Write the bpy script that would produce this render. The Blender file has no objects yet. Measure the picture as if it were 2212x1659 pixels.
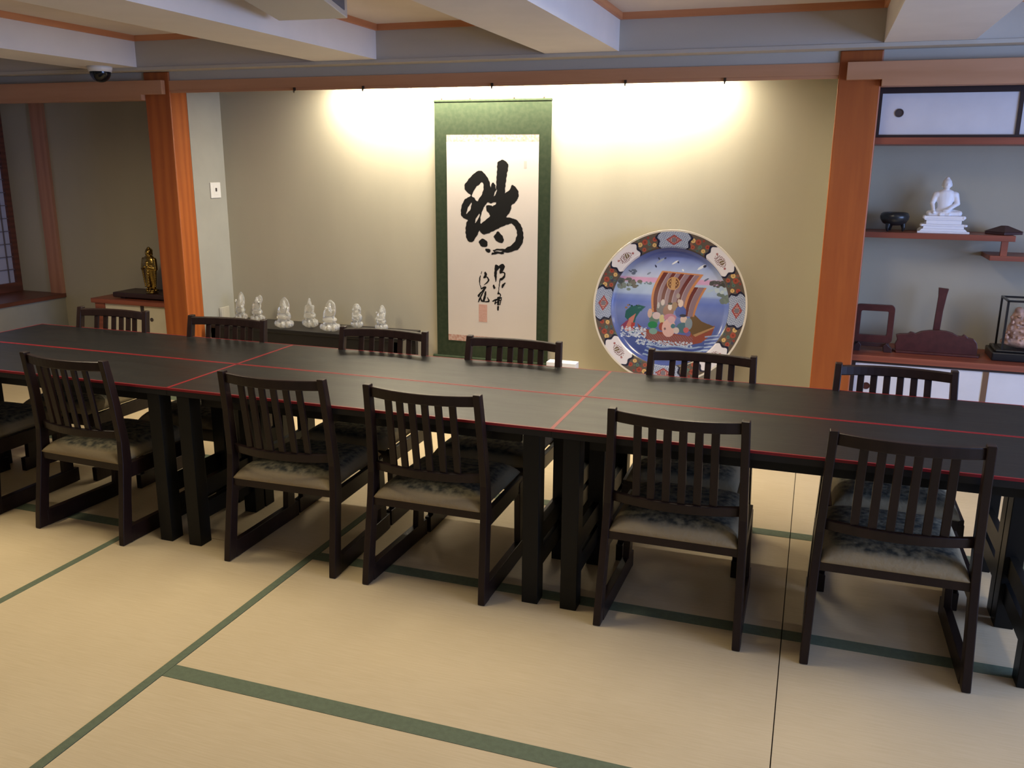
import bpy, bmesh, math, random
import numpy as np
from mathutils import Vector, Matrix, Euler
random.seed(7)
C = bpy.context.scene.collection
SC = bpy.context.scene
PI = math.pi

# ------------------------------------------------------------------ camera
CAM_H = 1.5
F_PX, PITCH, ROLL, YAW = 1893.59, 0.247785, 0.00742987, 0.329255
Rm = (Matrix.Rotation(YAW, 3, 'Z') @ Matrix.Rotation(PI/2-PITCH, 3, 'X') @ Matrix.Rotation(ROLL, 3, 'Z'))
cd = bpy.data.cameras.new('camera'); cam = bpy.data.objects.new('camera', cd); C.objects.link(cam)
cam.matrix_world = Matrix.Translation((0, 0, CAM_H)) @ Rm.to_4x4()
cd.sensor_fit = 'HORIZONTAL'; cd.sensor_width = 36.0; cd.lens = 36.0*F_PX/2212
cd.clip_start = .05; cd.clip_end = 60
SC.camera = cam

def at(u, v, axis, val):
    """surveying helper: the point of the plane axis=val seen at photo pixel (u, v)"""
    d = Rm @ Vector(((u-1106)/F_PX, (829.5-v)/F_PX, -1.0))
    o = Vector((0, 0, CAM_H)); t = (val-o[axis])/d[axis]
    return o + t*d

# ------------------------------------------------------------------ world, exposure, lights
w = bpy.data.worlds.new('world'); SC.world = w; w.use_nodes = True
w.node_tree.nodes['Background'].inputs[0].default_value = (.55, .62, .8, 1)
w.node_tree.nodes['Background'].inputs[1].default_value = .05
SC.view_settings.view_transform = 'Standard'; SC.view_settings.look = 'None'
SC.view_settings.gamma = 1; SC.view_settings.use_curve_mapping = False
SC.view_settings.exposure = 0.0

def area(name, loc, rot, sx, sy, power, col, spread=180):
    l = bpy.data.lights.new(name, 'AREA'); l.shape = 'RECTANGLE'; l.size = sx; l.size_y = sy
    l.energy = power; l.color = col; l.spread = math.radians(spread)
    o = bpy.data.objects.new(name, l); C.objects.link(o); o.location = loc; o.rotation_euler = rot
    return o
WARM = (1.0, .86, .60)
for i, x in enumerate((-3.45, -1.66, -.41, 1.3)):
    area('ceiling_lamp_light', (x, (2.8, 2.55, 3.25, 3.0)[i], 2.19), (0, 0, 0), .3, (1.1, .7, 1.1, 1.1)[i], (33, 17.5, 22, 6)[i], WARM, 160)
    area('ceiling_lamp_light', (x, -.3, 2.19), (0, 0, 0), .3, 1.1, 3.4, WARM)
# tube lamps behind the tokonoma lintel
for x, pw_ in ((-2.38, 46), (-1.14, 35)):
    area('tokonoma_tube_light', (x, 5.15, 1.985), (math.radians(14), 0, 0), 1.2, .04, pw_, (1.0, .90, .70))
# daylight through the windows on the right
area('window_daylight', (3.5, 2.1, 1.25), (0, math.radians(90), 0), 1.5, 3.2, 180, (.38, .54, 1.0))
area('window_daylight', (-5.86, 3.9, 1.2), (0, math.radians(-90), 0), 1.2, 2.4, .9, (.6, .65, 1.0))

# ------------------------------------------------------------------ materials
MATS = {}
def mat(name, col=(.5, .5, .5), rough=.6, metal=0., spec=.5, var=.0, vscale=6., bump=0., bscale=80., stretch=(1, 1, 1),
        trans=0., ior=1.45, emit=None, estr=0., coat=0., col2=None, detail=4.):
    m = bpy.data.materials.new(name); m.use_nodes = True; nt = m.node_tree
    b = nt.nodes['Principled BSDF']
    b.inputs['Base Color'].default_value = (*col, 1); b.inputs['Roughness'].default_value = rough
    b.inputs['Metallic'].default_value = metal; b.inputs['Specular IOR Level'].default_value = spec
    b.inputs['Transmission Weight'].default_value = trans; b.inputs['IOR'].default_value = ior
    b.inputs['Coat Weight'].default_value = coat
    if emit: b.inputs['Emission Color'].default_value = (*emit, 1); b.inputs['Emission Strength'].default_value = estr
    if var or bump or col2:
        tc = nt.nodes.new('ShaderNodeTexCoord'); mp = nt.nodes.new('ShaderNodeMapping')
        mp.inputs['Scale'].default_value = stretch; nt.links.new(tc.outputs['Object'], mp.inputs[0])
    if var or col2:
        n = nt.nodes.new('ShaderNodeTexNoise'); n.inputs['Scale'].default_value = vscale; n.inputs['Detail'].default_value = detail
        nt.links.new(mp.outputs[0], n.inputs['Vector'])
        r = nt.nodes.new('ShaderNodeValToRGB'); c2 = col2 or tuple(c*(1-var) for c in col); c1 = col if col2 else tuple(min(1, c*(1+var)) for c in col)
        r.color_ramp.elements[0].position = .35; r.color_ramp.elements[1].position = .65
        r.color_ramp.elements[0].color = (*c2, 1); r.color_ramp.elements[1].color = (*c1, 1)
        nt.links.new(n.outputs[0], r.inputs[0]); nt.links.new(r.outputs[0], b.inputs['Base Color'])
    if bump:
        n2 = nt.nodes.new('ShaderNodeTexNoise'); n2.inputs['Scale'].default_value = bscale
        nt.links.new(mp.outputs[0], n2.inputs['Vector'])
        bp = nt.nodes.new('ShaderNodeBump'); bp.inputs['Strength'].default_value = bump; bp.inputs['Distance'].default_value = .004
        nt.links.new(n2.outputs[0], bp.inputs['Height']); nt.links.new(bp.outputs[0], b.inputs['Normal'])
    MATS[name] = m
    return m

def wood(name, c1, c2, rough=.45, axis='z', scale=1., rings=9.):
    """long-grained wood: distorted bands stretched along the given axis"""
    m = bpy.data.materials.new(name); m.use_nodes = True; nt = m.node_tree; b = nt.nodes['Principled BSDF']
    tc = nt.nodes.new('ShaderNodeTexCoord'); mp = nt.nodes.new('ShaderNodeMapping')
    s = {'z': (1, 1, .09), 'x': (.09, 1, 1), 'y': (1, .09, 1)}[axis]
    mp.inputs['Scale'].default_value = tuple(k*scale for k in s)
    nt.links.new(tc.outputs['Object'], mp.inputs[0])
    wv = nt.nodes.new('ShaderNodeTexWave'); wv.wave_type = 'RINGS'; wv.rings_direction = 'SPHERICAL'
    wv.inputs['Scale'].default_value = rings; wv.inputs['Distortion'].default_value = 5.; wv.inputs['Detail'].default_value = 3
    wv.inputs['Detail Scale'].default_value = 1.4
    nt.links.new(mp.outputs[0], wv.inputs['Vector'])
    n = nt.nodes.new('ShaderNodeTexNoise'); n.inputs['Scale'].default_value = 55; n.inputs['Detail'].default_value = 5
    nt.links.new(mp.outputs[0], n.inputs['Vector'])
    mx = nt.nodes.new('ShaderNodeMix'); mx.data_type = 'FLOAT'; mx.inputs[0].default_value = .5
    nt.links.new(wv.outputs['Fac'], mx.inputs[2]); nt.links.new(n.outputs[0], mx.inputs[3])
    r = nt.nodes.new('ShaderNodeValToRGB'); r.color_ramp.elements[0].position = .2; r.color_ramp.elements[1].position = .75
    r.color_ramp.elements[0].color = (*c1, 1); r.color_ramp.elements[1].color = (*c2, 1)
    nt.links.new(mx.outputs[0], r.inputs[0]); nt.links.new(r.outputs[0], b.inputs['Base Color'])
    b.inputs['Roughness'].default_value = rough
    MATS[name] = m
    return m

mat('wall_cloth', (.41, .375, .29), .95, var=.03, vscale=3, bump=.07, bscale=300, stretch=(1, 1, .3), spec=.15)
mat('side_wall', (.335, .325, .28), .95, var=.03, bump=.06, bscale=300, spec=.15)
mat('upper_wall', (.47, .44, .38), .95, var=.03, bump=.07, bscale=300, stretch=(.3, 1, 1), spec=.15)
mat('plaster', (.70, .66, .62), .9, var=.02, spec=.2)
mat('ceiling_paper', (.66, .58, .52), .9, var=.05, vscale=2.5, spec=.2)
wood('pillar_wood', (.30, .070, .011), (.39, .103, .017), .45, 'z', 1., 7.)
wood('rail_wood', (.44, .215, .105), (.50, .255, .135), .5, 'x', 1., 6.)
wood('trim_wood', (.50, .20, .085), (.60, .27, .12), .5, 'x', 1., 6.)
wood('trim_wood_long', (.50, .20, .085), (.60, .27, .12), .5, 'y', 1., 6.)
wood('red_board', (.20, .052, .028), (.28, .075, .038), .4, 'x', 1., 8.)
wood('dark_sill', (.10, .035, .022), (.16, .05, .03), .4, 'y', 1., 8.)
wood('post_wood', (.36, .16, .09), (.44, .21, .12), .55, 'z', 1., 6.)
mat('black_frame', (.030, .018, .018), .35)
mat('fusuma_white', (.66, .64, .66), .85, var=.03, vscale=9, spec=.2)
mat('fusuma_cream', (.62, .56, .42), .85, var=.03, vscale=9, spec=.2)
mat('pull_metal', (.09, .07, .07), .45, metal=.6)
# tatami: fine woven rush
def tatami():
    m = bpy.data.materials.new('tatami_rush'); m.use_nodes = True; nt = m.node_tree; b = nt.nodes['Principled BSDF']
    g = nt.nodes.new('ShaderNodeTexCoord')
    n1 = nt.nodes.new('ShaderNodeTexNoise'); n1.inputs['Scale'].default_value = 2.2; n1.inputs['Detail'].default_value = 5
    nt.links.new(g.outputs['Object'], n1.inputs['Vector'])
    mp = nt.nodes.new('ShaderNodeMapping'); mp.inputs['Scale'].default_value = (9, 210, 1)
    nt.links.new(g.outputs['Object'], mp.inputs[0])
    n2 = nt.nodes.new('ShaderNodeTexNoise'); n2.inputs['Scale'].default_value = 1.; n2.inputs['Detail'].default_value = 3
    nt.links.new(mp.outputs[0], n2.inputs['Vector'])
    mx = nt.nodes.new('ShaderNodeMix'); mx.data_type = 'FLOAT'; mx.inputs[0].default_value = .5
    nt.links.new(n1.outputs[0], mx.inputs[2]); nt.links.new(n2.outputs[0], mx.inputs[3])
    r = nt.nodes.new('ShaderNodeValToRGB'); r.color_ramp.elements[0].position = .3; r.color_ramp.elements[1].position = .7
    r.color_ramp.elements[0].color = (.46, .36, .215, 1); r.color_ramp.elements[1].color = (.55, .445, .285, 1)
    nt.links.new(mx.outputs[0], r.inputs[0]); nt.links.new(r.outputs[0], b.inputs['Base Color'])
    b.inputs['Roughness'].default_value = .62; b.inputs['Specular IOR Level'].default_value = .3
    bp = nt.nodes.new('ShaderNodeBump'); bp.inputs['Strength'].default_value = .2; bp.inputs['Distance'].default_value = .002
    nt.links.new(n2.outputs[0], bp.inputs['Height']); nt.links.new(bp.outputs[0], b.inputs['Normal'])
    MATS['tatami'] = m
tatami()
mat('heri_cloth', (.10, .125, .075), .8, var=.08, vscale=60, bump=.3, bscale=400)
mat('subfloor', (.12, .09, .06), .9)
# lacquered table
def lacquer():
    m = mat('table_lacquer', (.010, .010, .0105), .27, spec=.36, bump=.08, bscale=40, stretch=(.22, 1.6, 1))
    nt = m.node_tree; b = nt.nodes['Principled BSDF']
    n = nt.nodes.new('ShaderNodeTexNoise'); n.inputs['Scale'].default_value = 5; n.inputs['Detail'].default_value = 5
    tc = nt.nodes.new('ShaderNodeTexCoord'); mp = nt.nodes.new('ShaderNodeMapping'); mp.inputs['Scale'].default_value = (.5, 3, 1)
    nt.links.new(tc.outputs['Object'], mp.inputs[0]); nt.links.new(mp.outputs[0], n.inputs['Vector'])
    r = nt.nodes.new('ShaderNodeMapRange'); r.inputs['From Min'].default_value = .3; r.inputs['From Max'].default_value = .7
    r.inputs['To Min'].default_value = .36; r.inputs['To Max'].default_value = .43
    nt.links.new(n.outputs[0], r.inputs[0]); nt.links.new(r.outputs[0], b.inputs['Roughness'])
lacquer()
mat('red_lacquer', (.21, .014, .020), .35, spec=.3)
mat('table_leg_black', (.006, .006, .0055), .42, spec=.25)
mat('chair_wood', (.015, .0072, .0062), .36, spec=.33, var=.2, vscale=20, stretch=(1, 1, .15))
mat('seat_velvet', (.15, .125, .085), .75, spec=.2, col2=(.055, .056, .050), vscale=30, bump=.5, bscale=60, detail=3)
def seat_cloth():  # mottled fabric, its top darkened above the beige edge as painted shade
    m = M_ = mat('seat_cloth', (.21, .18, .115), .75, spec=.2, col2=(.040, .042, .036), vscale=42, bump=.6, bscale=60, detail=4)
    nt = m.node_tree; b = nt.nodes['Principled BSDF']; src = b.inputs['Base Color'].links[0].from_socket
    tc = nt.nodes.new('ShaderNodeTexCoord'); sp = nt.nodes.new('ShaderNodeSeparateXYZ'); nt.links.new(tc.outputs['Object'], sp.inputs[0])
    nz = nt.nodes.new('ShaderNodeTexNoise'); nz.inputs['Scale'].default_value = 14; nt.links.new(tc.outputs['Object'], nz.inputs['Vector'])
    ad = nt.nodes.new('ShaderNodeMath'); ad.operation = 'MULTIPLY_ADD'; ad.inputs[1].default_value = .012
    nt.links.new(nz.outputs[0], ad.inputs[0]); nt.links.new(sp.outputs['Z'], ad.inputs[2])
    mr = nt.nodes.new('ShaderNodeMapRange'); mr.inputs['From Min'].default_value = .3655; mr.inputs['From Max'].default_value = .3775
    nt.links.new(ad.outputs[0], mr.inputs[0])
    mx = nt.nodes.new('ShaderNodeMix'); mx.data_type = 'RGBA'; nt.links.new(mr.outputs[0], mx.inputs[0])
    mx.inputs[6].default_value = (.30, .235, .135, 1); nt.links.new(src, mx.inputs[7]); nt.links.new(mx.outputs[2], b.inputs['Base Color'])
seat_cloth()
mat('silk_green', (.030, .041, .022), .8, spec=.15, col2=(.023, .034, .018), vscale=38, bump=.2, bscale=500, detail=1)
mat('paper_white', (.53, .475, .43), .85, spec=.2, var=.012)
mat('band_pink', (.36, .19, .15), .85, spec=.1, col2=(.46, .34, .29), vscale=70, detail=1)
mat('ink', (.005, .0045, .0045), .75, spec=.2)
mat('seal_red', (.48, .29, .24), .8, col2=(.44, .25, .20), vscale=90)
mat('faint_seal', (.44, .34, .31), .85)
mat('crystal', (.97, .97, .95), .13, trans=.82, ior=1.45, spec=.7)
mat('white_porcelain', (.82, .82, .86), .42, spec=.4)
mat('gold_bronze', (.30, .20, .055), .25, metal=1.)
mat('black_lacquer_stand', (.010, .009, .010), .3)
mat('bowl_black', (.018, .02, .022), .28)
mat('rosewood', (.065, .016, .014), .4, var=.15, vscale=30)
mat('rosewood_dark', (.035, .014, .014), .4)
mat('bright_plastic', (.72, .70, .66), .5)
mat('ac_body', (.46, .45, .44), .6)
mat('ac_vent', (.10, .12, .18), .6)
mat('dome_black', (.008, .008, .009), .12)
mat('white_card', (.85, .85, .85), .7)
mat('hook_metal', (.05, .035, .025), .5, metal=.7)
mat('lattice_wood', (.16, .13, .14), .6)
mat('stile_wood', (.16, .085, .045), .5)
mat('outlet_plastic', (.46, .43, .37), .5)
mat('stone_pink', (.44, .27, .20), .5, var=.25, vscale=40)
mat('shoji_paper', (.34, .32, .38), .9, emit=(.42, .42, .62), estr=.04)
mat('dark_lip', (.06, .025, .022), .5)
mat('clear_glass', (1, 1, 1), .02, trans=1., ior=1.02)
M = MATS

# ------------------------------------------------------------------ mesh helpers
class MB:
    def __init__(s): s.v, s.f, s.mi = [], [], []
    def add(s, vs, fs, mi=0):
        o = len(s.v); s.v += [tuple(v) for v in vs]; s.f += [tuple(i+o for i in f) for f in fs]; s.mi += [mi]*len(fs); return s
    def box(s, x0, x1, y0, y1, z0, z1, mi=0):
        vs = [(x, y, z) for z in (z0, z1) for y in (y0, y1) for x in (x0, x1)]
        return s.add(vs, [(0, 2, 3, 1), (4, 5, 7, 6), (0, 1, 5, 4), (2, 6, 7, 3), (0, 4, 6, 2), (1, 3, 7, 5)], mi)
    def prism(s, pts, axis, a0, a1, mi=0):
        """extrude 2D polygon along axis; pts are in the other two axes' order"""
        n = len(pts)
        def mk(p, a):
            return {0: (a, p[0], p[1]), 1: (p[0], a, p[1]), 2: (p[0], p[1], a)}[axis]
        vs = [mk(p, a0) for p in pts]+[mk(p, a1) for p in pts]
        fs = [tuple(range(n)), tuple(range(2*n-1, n-1, -1))]+[(i, (i+1) % n, n+(i+1) % n, n+i) for i in range(n)]
        return s.add(vs, fs, mi)
    def sweep(s, secs, mi=0, cap=True):
        """list of closed sections with the same vertex count"""
        n = len(secs[0]); vs = [p for c in secs for p in c]; fs = []
        for k in range(len(secs)-1):
            for i in range(n):
                fs.append((k*n+i, k*n+(i+1) % n, (k+1)*n+(i+1) % n, (k+1)*n+i))
        if cap: fs += [tuple(range(n-1, -1, -1)), tuple(range((len(secs)-1)*n, len(secs)*n))]
        return s.add(vs, fs, mi)
    def lathe(s, prof, c=(0, 0, 0), n=32, mi=0, sx=1, sy=1):
        secs = [[(c[0]+r*sx*math.cos(2*PI*i/n), c[1]+r*sy*math.sin(2*PI*i/n), c[2]+z) for i in range(n)] for r, z in prof]
        return s.sweep(secs, mi)
    def ball(s, c, r, n=16, m=10, rot=None, mi=0):
        if not hasattr(r, '__len__'): r = (r, r, r)
        vs, fs = [], []
        for j in range(1, m):
            t = PI*j/m
            for i in range(n):
                p = 2*PI*i/n; q = Vector((r[0]*math.sin(t)*math.cos(p), r[1]*math.sin(t)*math.sin(p), r[2]*math.cos(t)))
                if rot: q = Euler(rot).to_matrix() @ q
                vs.append(q+Vector(c))
        for sgn in (1, -1):
            q = Vector((0, 0, sgn*r[2]));
            if rot: q = Euler(rot).to_matrix() @ q
            vs.append(q+Vector(c))
        for j in range(m-2):
            for i in range(n): fs.append((j*n+i, (j+1)*n+i, (j+1)*n+(i+1) % n, j*n+(i+1) % n))
        T, B = len(vs)-2, len(vs)-1
        for i in range(n):
            fs.append((T, i, (i+1) % n)); fs.append((B, (m-2)*n+(i+1) % n, (m-2)*n+i))
        return s.add(vs, fs, mi)
    def limb(s, a, b, ra, rb, n=12):
        """tapered rounded limb"""
        a, b = Vector(a), Vector(b)
        for k in range(9):
            t = k/8; s.ball(a.lerp(b, t), ra+(rb-ra)*t, n, 8)
        return s
    def build(s, name, m, parent=None, bevel=0, seg=2, smooth=False, loc=None, remesh=0, recalc=True):
        me = bpy.data.meshes.new(name); me.from_pydata(s.v, [], s.f)
        ms = m if isinstance(m, (list, tuple)) else [m]
        for k in ms: me.materials.append(M[k])
        for p, i in zip(me.polygons, s.mi): p.material_index = i; p.use_smooth = smooth
        if recalc:
            bm = bmesh.new(); bm.from_mesh(me); bmesh.ops.recalc_face_normals(bm, faces=bm.faces); bm.to_mesh(me); bm.free()
        me.update()
        o = bpy.data.objects.new(name, me); C.objects.link(o)
        if parent is not None: o.parent = parent
        if loc: o.location = loc
        if bevel:
            b = o.modifiers.new('bevel', 'BEVEL'); b.width = bevel; b.segments = seg; b.limit_method = 'ANGLE'; b.angle_limit = math.radians(35)
        if remesh:
            r = o.modifiers.new('remesh', 'REMESH'); r.mode = 'VOXEL'; r.voxel_size = remesh; r.use_smooth_shade = True
            sm = o.modifiers.new('smooth', 'SMOOTH'); sm.factor = .6; sm.iterations = 2
        return o

def tag(o, label=None, cat=None, group=None, kind=None):
    if label: o['label'] = label
    if cat: o['category'] = cat
    if group: o['group'] = group
    if kind: o['kind'] = kind
    return o
def empty(name, loc, rz=0):
    o = bpy.data.objects.new(name, None); C.objects.link(o); o.location = loc; o.rotation_euler = (0, 0, rz); o.empty_display_size = .1
    return o
def struct(o): o['kind'] = 'structure'; return o
def copy_tree(o, parent=None):
    c = o.copy(); C.objects.link(c); c.parent = parent
    for ch in list(o.children): copy_tree(ch, c)
    return c
def B(name, m, x0, x1, y0, y1, z0, z1, parent=None, bevel=0):
    return MB().box(x0, x1, y0, y1, z0, z1).build(name, m, parent, bevel)

# ================================================================== THE SETTING
ZC = 2.24
YP, YB = 4.80, 5.30
fl = struct(B('floor', 'subfloor', -6.1, 3.6, -2.6, 5.45, -.14, -.03))
# tatami mats; borders run along the long sides
H = .031
def mat_x(x0, x1, y0, y1, lo=True, hi=True):
    m = B('tatami_mat', 'tatami', x0+.0015, x1-.0015, y0, y1, -.03, 0, fl)
    if lo: B('cloth_border', 'heri_cloth', x0+.0015, x1-.0015, y0, y0+H, -.0285, .0012, m)
    if hi: B('cloth_border', 'heri_cloth', x0+.0015, x1-.0015, y1-H, y1, -.0285, .0012, m)
def mat_y(x0, x1, y0, y1):
    m = MB().box(x0, x1, y0+.0015, y1-.0015, -.03, 0).build('tatami_mat', 'tatami', fl)
    B('cloth_border', 'heri_cloth', x0, x0+H, y0+.0015, y1-.0015, -.0285, .0012, m)
    B('cloth_border', 'heri_cloth', x1-H, x1, y0+.0015, y1-.0015, -.0285, .0012, m)
rows = [(-.62, .235), (.235, 1.07), (1.07, 1.90), (1.90, 2.745), (2.745, 3.585), (3.585, 4.475)]
for (a, b) in rows:
    for x0 in (-1.742, .006, 1.754): mat_x(x0, x0+1.748, a, b)
for (a, b) in rows[1:]:
    for x0 in (-4.35, -6.09): mat_x(x0, x0+1.748 if x0 > -5 else -4.35, a, b)
for (a, b) in ((-.8, .97), (.97, 2.745), (2.745, 4.475)): mat_y(-2.602, -1.742, a, b)
for x0 in (-6.09, -4.35, -2.602, -1.742+.0, .006, 1.754):
    x1 = {-6.09: -4.35, -4.35: -2.602, -2.602: -1.742, -1.742: .006, .006: 1.754, 1.754: 3.5}[x0]
    m = B('tatami_mat', 'tatami', x0+.0015, x1-.0015, 4.475, 4.80, -.03, 0, fl)
    B('cloth_border', 'heri_cloth', x0+.0015, x1-.0015, 4.475, 4.475+H+.03, -.0285, .0012, m)

# ceiling, beams, trims
struct(B('ceiling', 'ceiling_paper', -6.1, 3.6, -2.6, 4.75, ZC, ZC+.08))
beams = [(-5.88, -5.48), (-4.49, -4.09), (-2.824, -2.427), (-1.434, -1.039), (.223, .609), (1.98, 2.38)]
for i, (a, b) in enumerate(beams):
    tag(B('ceiling_beam', 'plaster', a, b, -2.6, 4.7, 2.056, ZC+.01), kind='structure')
    struct(B('trim_%d' % (2*i+1), 'trim_wood_long', b, b+.016, -2.6, 4.684, 2.207, ZC))
    struct(B('trim_%d' % (2*i+2), 'trim_wood_long', a-.016, a, -2.6, 4.684, 2.207, ZC))
for i in range(len(beams)-1):
    struct(B('trim_%d' % (20+i), 'trim_wood', beams[i][1], beams[i+1][0], 4.684, 4.7, 2.207, ZC))
# upper wall over the alcoves
struct(B('wall_upper', 'upper_wall', -6.1, 3.6, 4.70, 4.84, 2.037, ZC+.08))
struct(B('trim_30', 'upper_wall', -5.9, 3.6, 4.694, 4.70, 2.037, 2.055))
struct(B('wall_lintel', 'upper_wall', -6.0, -4.134, 4.812, 4.84, 1.97, 2.037))
struct(B('wall_lintel_middle', 'upper_wall', -3.942, .037, 4.812, 4.84, 1.97, 2.037))
struct(B('wall_lintel_right', 'upper_wall', .233, 3.6, 4.812, 4.84, 1.97, 2.037))
struct(B('wall_back', 'wall_cloth', -6.1, 3.6, YB, YB+.1, -.1, 2.3))
struct(B('ceiling_alcove', 'wall_cloth', -6.0, 3.6, 4.84, YB, 2.10, 2.16))
struct(B('wall_divider_left', 'side_wall', -4.09, -3.94, 4.96, YB, 0, 2.1))
struct(B('wall_divider_right', 'wall_cloth', .05, .225, 4.96, YB, 0, 2.1))
# left wall with window bay
struct(B('wall_left', 'side_wall', -5.62, -5.50, 2.6, YB, -.03, .455))
struct(B('wall_left_front', 'side_wall', -5.62, -5.50, -2.6, 2.6, -.03, ZC))
struct(B('wall_left_top', 'side_wall', -5.62, -5.50, 2.6, YB, 1.92, ZC))
struct(B('wall_bay', 'side_wall', -6.10, -6.0, 2.5, YB, .4, 2.1))
struct(B('ceiling_bay', 'side_wall', -6.0, -5.62, 2.5, YB, 1.92, 2.0))
struct(B('window_sill', 'dark_sill', -6.0, -5.485, 2.6, YB-.001, .456, .487, bevel=.004)).name = 'trim_40'
struct(B('trim_41', 'post_wood', -5.612, -5.49, 5.275, 5.30, .487, 1.93))
wn = empty('window_1', (-5.92, 4.0, .487)); wn['kind'] = 'structure'
def rel(mb, root):   # helper: build geometry in world coordinates and parent to root
    l = root.location; mb.v = [(x-l.x, y-l.y, z-l.z) for x, y, z in mb.v]; return mb
fr = MB()
fr.box(-5.945, -5.92, 5.255, 5.30, .487, 1.9).box(-5.945, -5.92, 3.35, 3.40, .487, 1.9).box(-5.945, -5.92, 3.4, 5.255, .487, .555)
fr.box(-5.945, -5.92, 3.4, 5.255, 1.575, 1.625).box(-5.945, -5.92, 3.4, 5.255, 1.84, 1.9)
rel(fr, wn).build('window_frame', 'dark_sill', wn)
lt = MB()
for k in range(10): lt.box(-5.94, -5.93, 3.4, 5.255, .655+.098*k, .661+.098*k)
for k in range(6): lt.box(-5.94, -5.93, 3.7+.3*k-.003, 3.7+.3*k+.003, .555, 1.575)
rel(lt, wn).build('lattice', 'lattice_wood', wn)
rel(MB().box(-5.952, -5.946, 3.4, 5.27, .53, 1.88), wn).build('paper_pane', 'shoji_paper', wn)
# walls out of view that close the room
struct(B('wall_front', 'side_wall', -5.5, 3.6, -2.7, -2.6, -.03, ZC))
wr = MB().box(3.6, 3.7, -2.6, .4, -.03, ZC).box(3.6, 3.7, 3.8, 5.4, -.03, ZC).box(3.6, 3.7, .4, 3.8, -.03, .5).box(3.6, 3.7, .4, 3.8, 2.0, ZC)
struct(wr.build('wall_right', 'side_wall'))
wn2 = MB()
for k in range(5): wn2.box(3.62, 3.66, .4+.84*k, .44+.84*k, .5, 2.0)
wn2.box(3.62, 3.66, .4, 3.8, .5, .54).box(3.62, 3.66, .4, 3.8, 1.96, 2.0)
struct(wn2.build('window_2', 'post_wood'))

# pillars and rails
def pillar(name, x0, x1):
    return struct(MB().box(x0, x1, YP, 4.965, 0, 2.0365).build(name, 'pillar_wood', bevel=.006))
pillar('pillar_left', -4.134, -3.942); pillar('pillar_right', .037, .233)
lr = MB().prism([(-5.5, 1.866), (-4.134, 1.866), (-4.134, 1.900), (-3.972, 1.900), (-3.972, 1.985), (-5.5, 1.985)], 1, 4.765, 4.80)
lr.box(-5.5, -4.134, 4.80, 4.86, 1.866, 1.985)
struct(lr.build('trim_50', 'rail_wood', bevel=.002))
rr = MB().prism([(3.6, 1.868), (.234, 1.868), (.234, 1.899), (.073, 1.899), (.073, 1.981), (3.6, 1.981)], 1, 4.765, 4.80)
rr.box(.234, 3.6, 4.80, 4.86, 1.868, 1.981)
struct(rr.build('trim_51', 'rail_wood', bevel=.002))
struct(B('trim_52', 'rail_wood', -3.942, .037, 4.802, 4.99, 1.925, 1.982))
struct(B('trim_53', 'rail_wood', -3.942, .037, 4.81, 4.825, 1.909, 1.925))
# tokonoma floor and front sill
struct(B('floor_tokonoma', 'tatami', -3.94, .04, 4.86, YB, .02, .15))
struct(B('trim_54', 'black_frame', -3.942, .037, 4.81, 4.86, 0, .155))
struct(B('trim_55', 'red_board', -5.5, -4.134, 4.81, 4.86, 0, .10))

# ================================================================== WALL AND CEILING FITTINGS
for i, (px, nm) in enumerate([(-3.035, 'leftmost, over bare beige wall'), (-2.573, 'second from the left'),
                        (-1.772, 'directly above the scroll'), (-1.022, 'nearly above the painted plate'),
                        (-.508, 'rightmost, nearest the right pillar')]):
    hk = MB().box(-.006, .006, -.010, 0, -.006, .012).limb((0, -.006, -.004), (0, -.012, -.016), .0035, .0035).limb((0, -.012, -.016), (0, -.018, -.010), .0035, .003)
    tag(hk.build('picture_hook', 'hook_metal', loc=(px, 4.81, 1.913)), 'small dark hook under the lintel rail, '+nm, 'hook', 'picture hooks on the rail over the alcove')
def plate_cover(name, z0, z1, label, cat, m, toggle):
    r = empty(name, (-3.939, 5.176, z0))
    MB().box(0, .008, -.053, .053, 0, z1-z0).build('cover_plate', m, r, bevel=.003)
    if toggle:
        MB().box(.008, .0095, -.022, .022, .022, z1-z0-.022).build('switch_rocker', m, r, bevel=.0006)
        MB().box(.0095, .0125, -.007, .007, .045, .068).build('indicator', 'pull_metal', r)
    else:
        MB().box(.008, .0095, -.020, .020, .014, z1-z0-.014).build('socket', m, r, bevel=.0006)
    tag(r, label, cat)
plate_cover('light_switch', 1.246, 1.351, 'white square wall switch on the narrow side wall right of the left pillar', 'switch', 'bright_plastic', True)
plate_cover('power_outlet', .395, .489, 'pale wall outlet cover low on the side wall behind the second back chair', 'outlet', 'outlet_plastic', False)
dm = empty('security_camera', (-4.285, 4.60, 2.056))
MB().lathe([(.0, 0), (.072, 0), (.072, -.012), (.066, -.032), (.0, -.032)], n=40).build('housing', 'bright_plastic', dm, smooth=True)
MB().lathe([(.062, -.030)]+[(.062*math.cos(t*PI/20), -.032-.062*math.sin(t*PI/20)) for t in range(0, 10)]+[(.001, -.094)], n=40).build('dome', 'dome_black', dm, smooth=True)
tag(dm, 'white security camera with round black dome under the leftmost ceiling beam', 'security camera')
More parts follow.
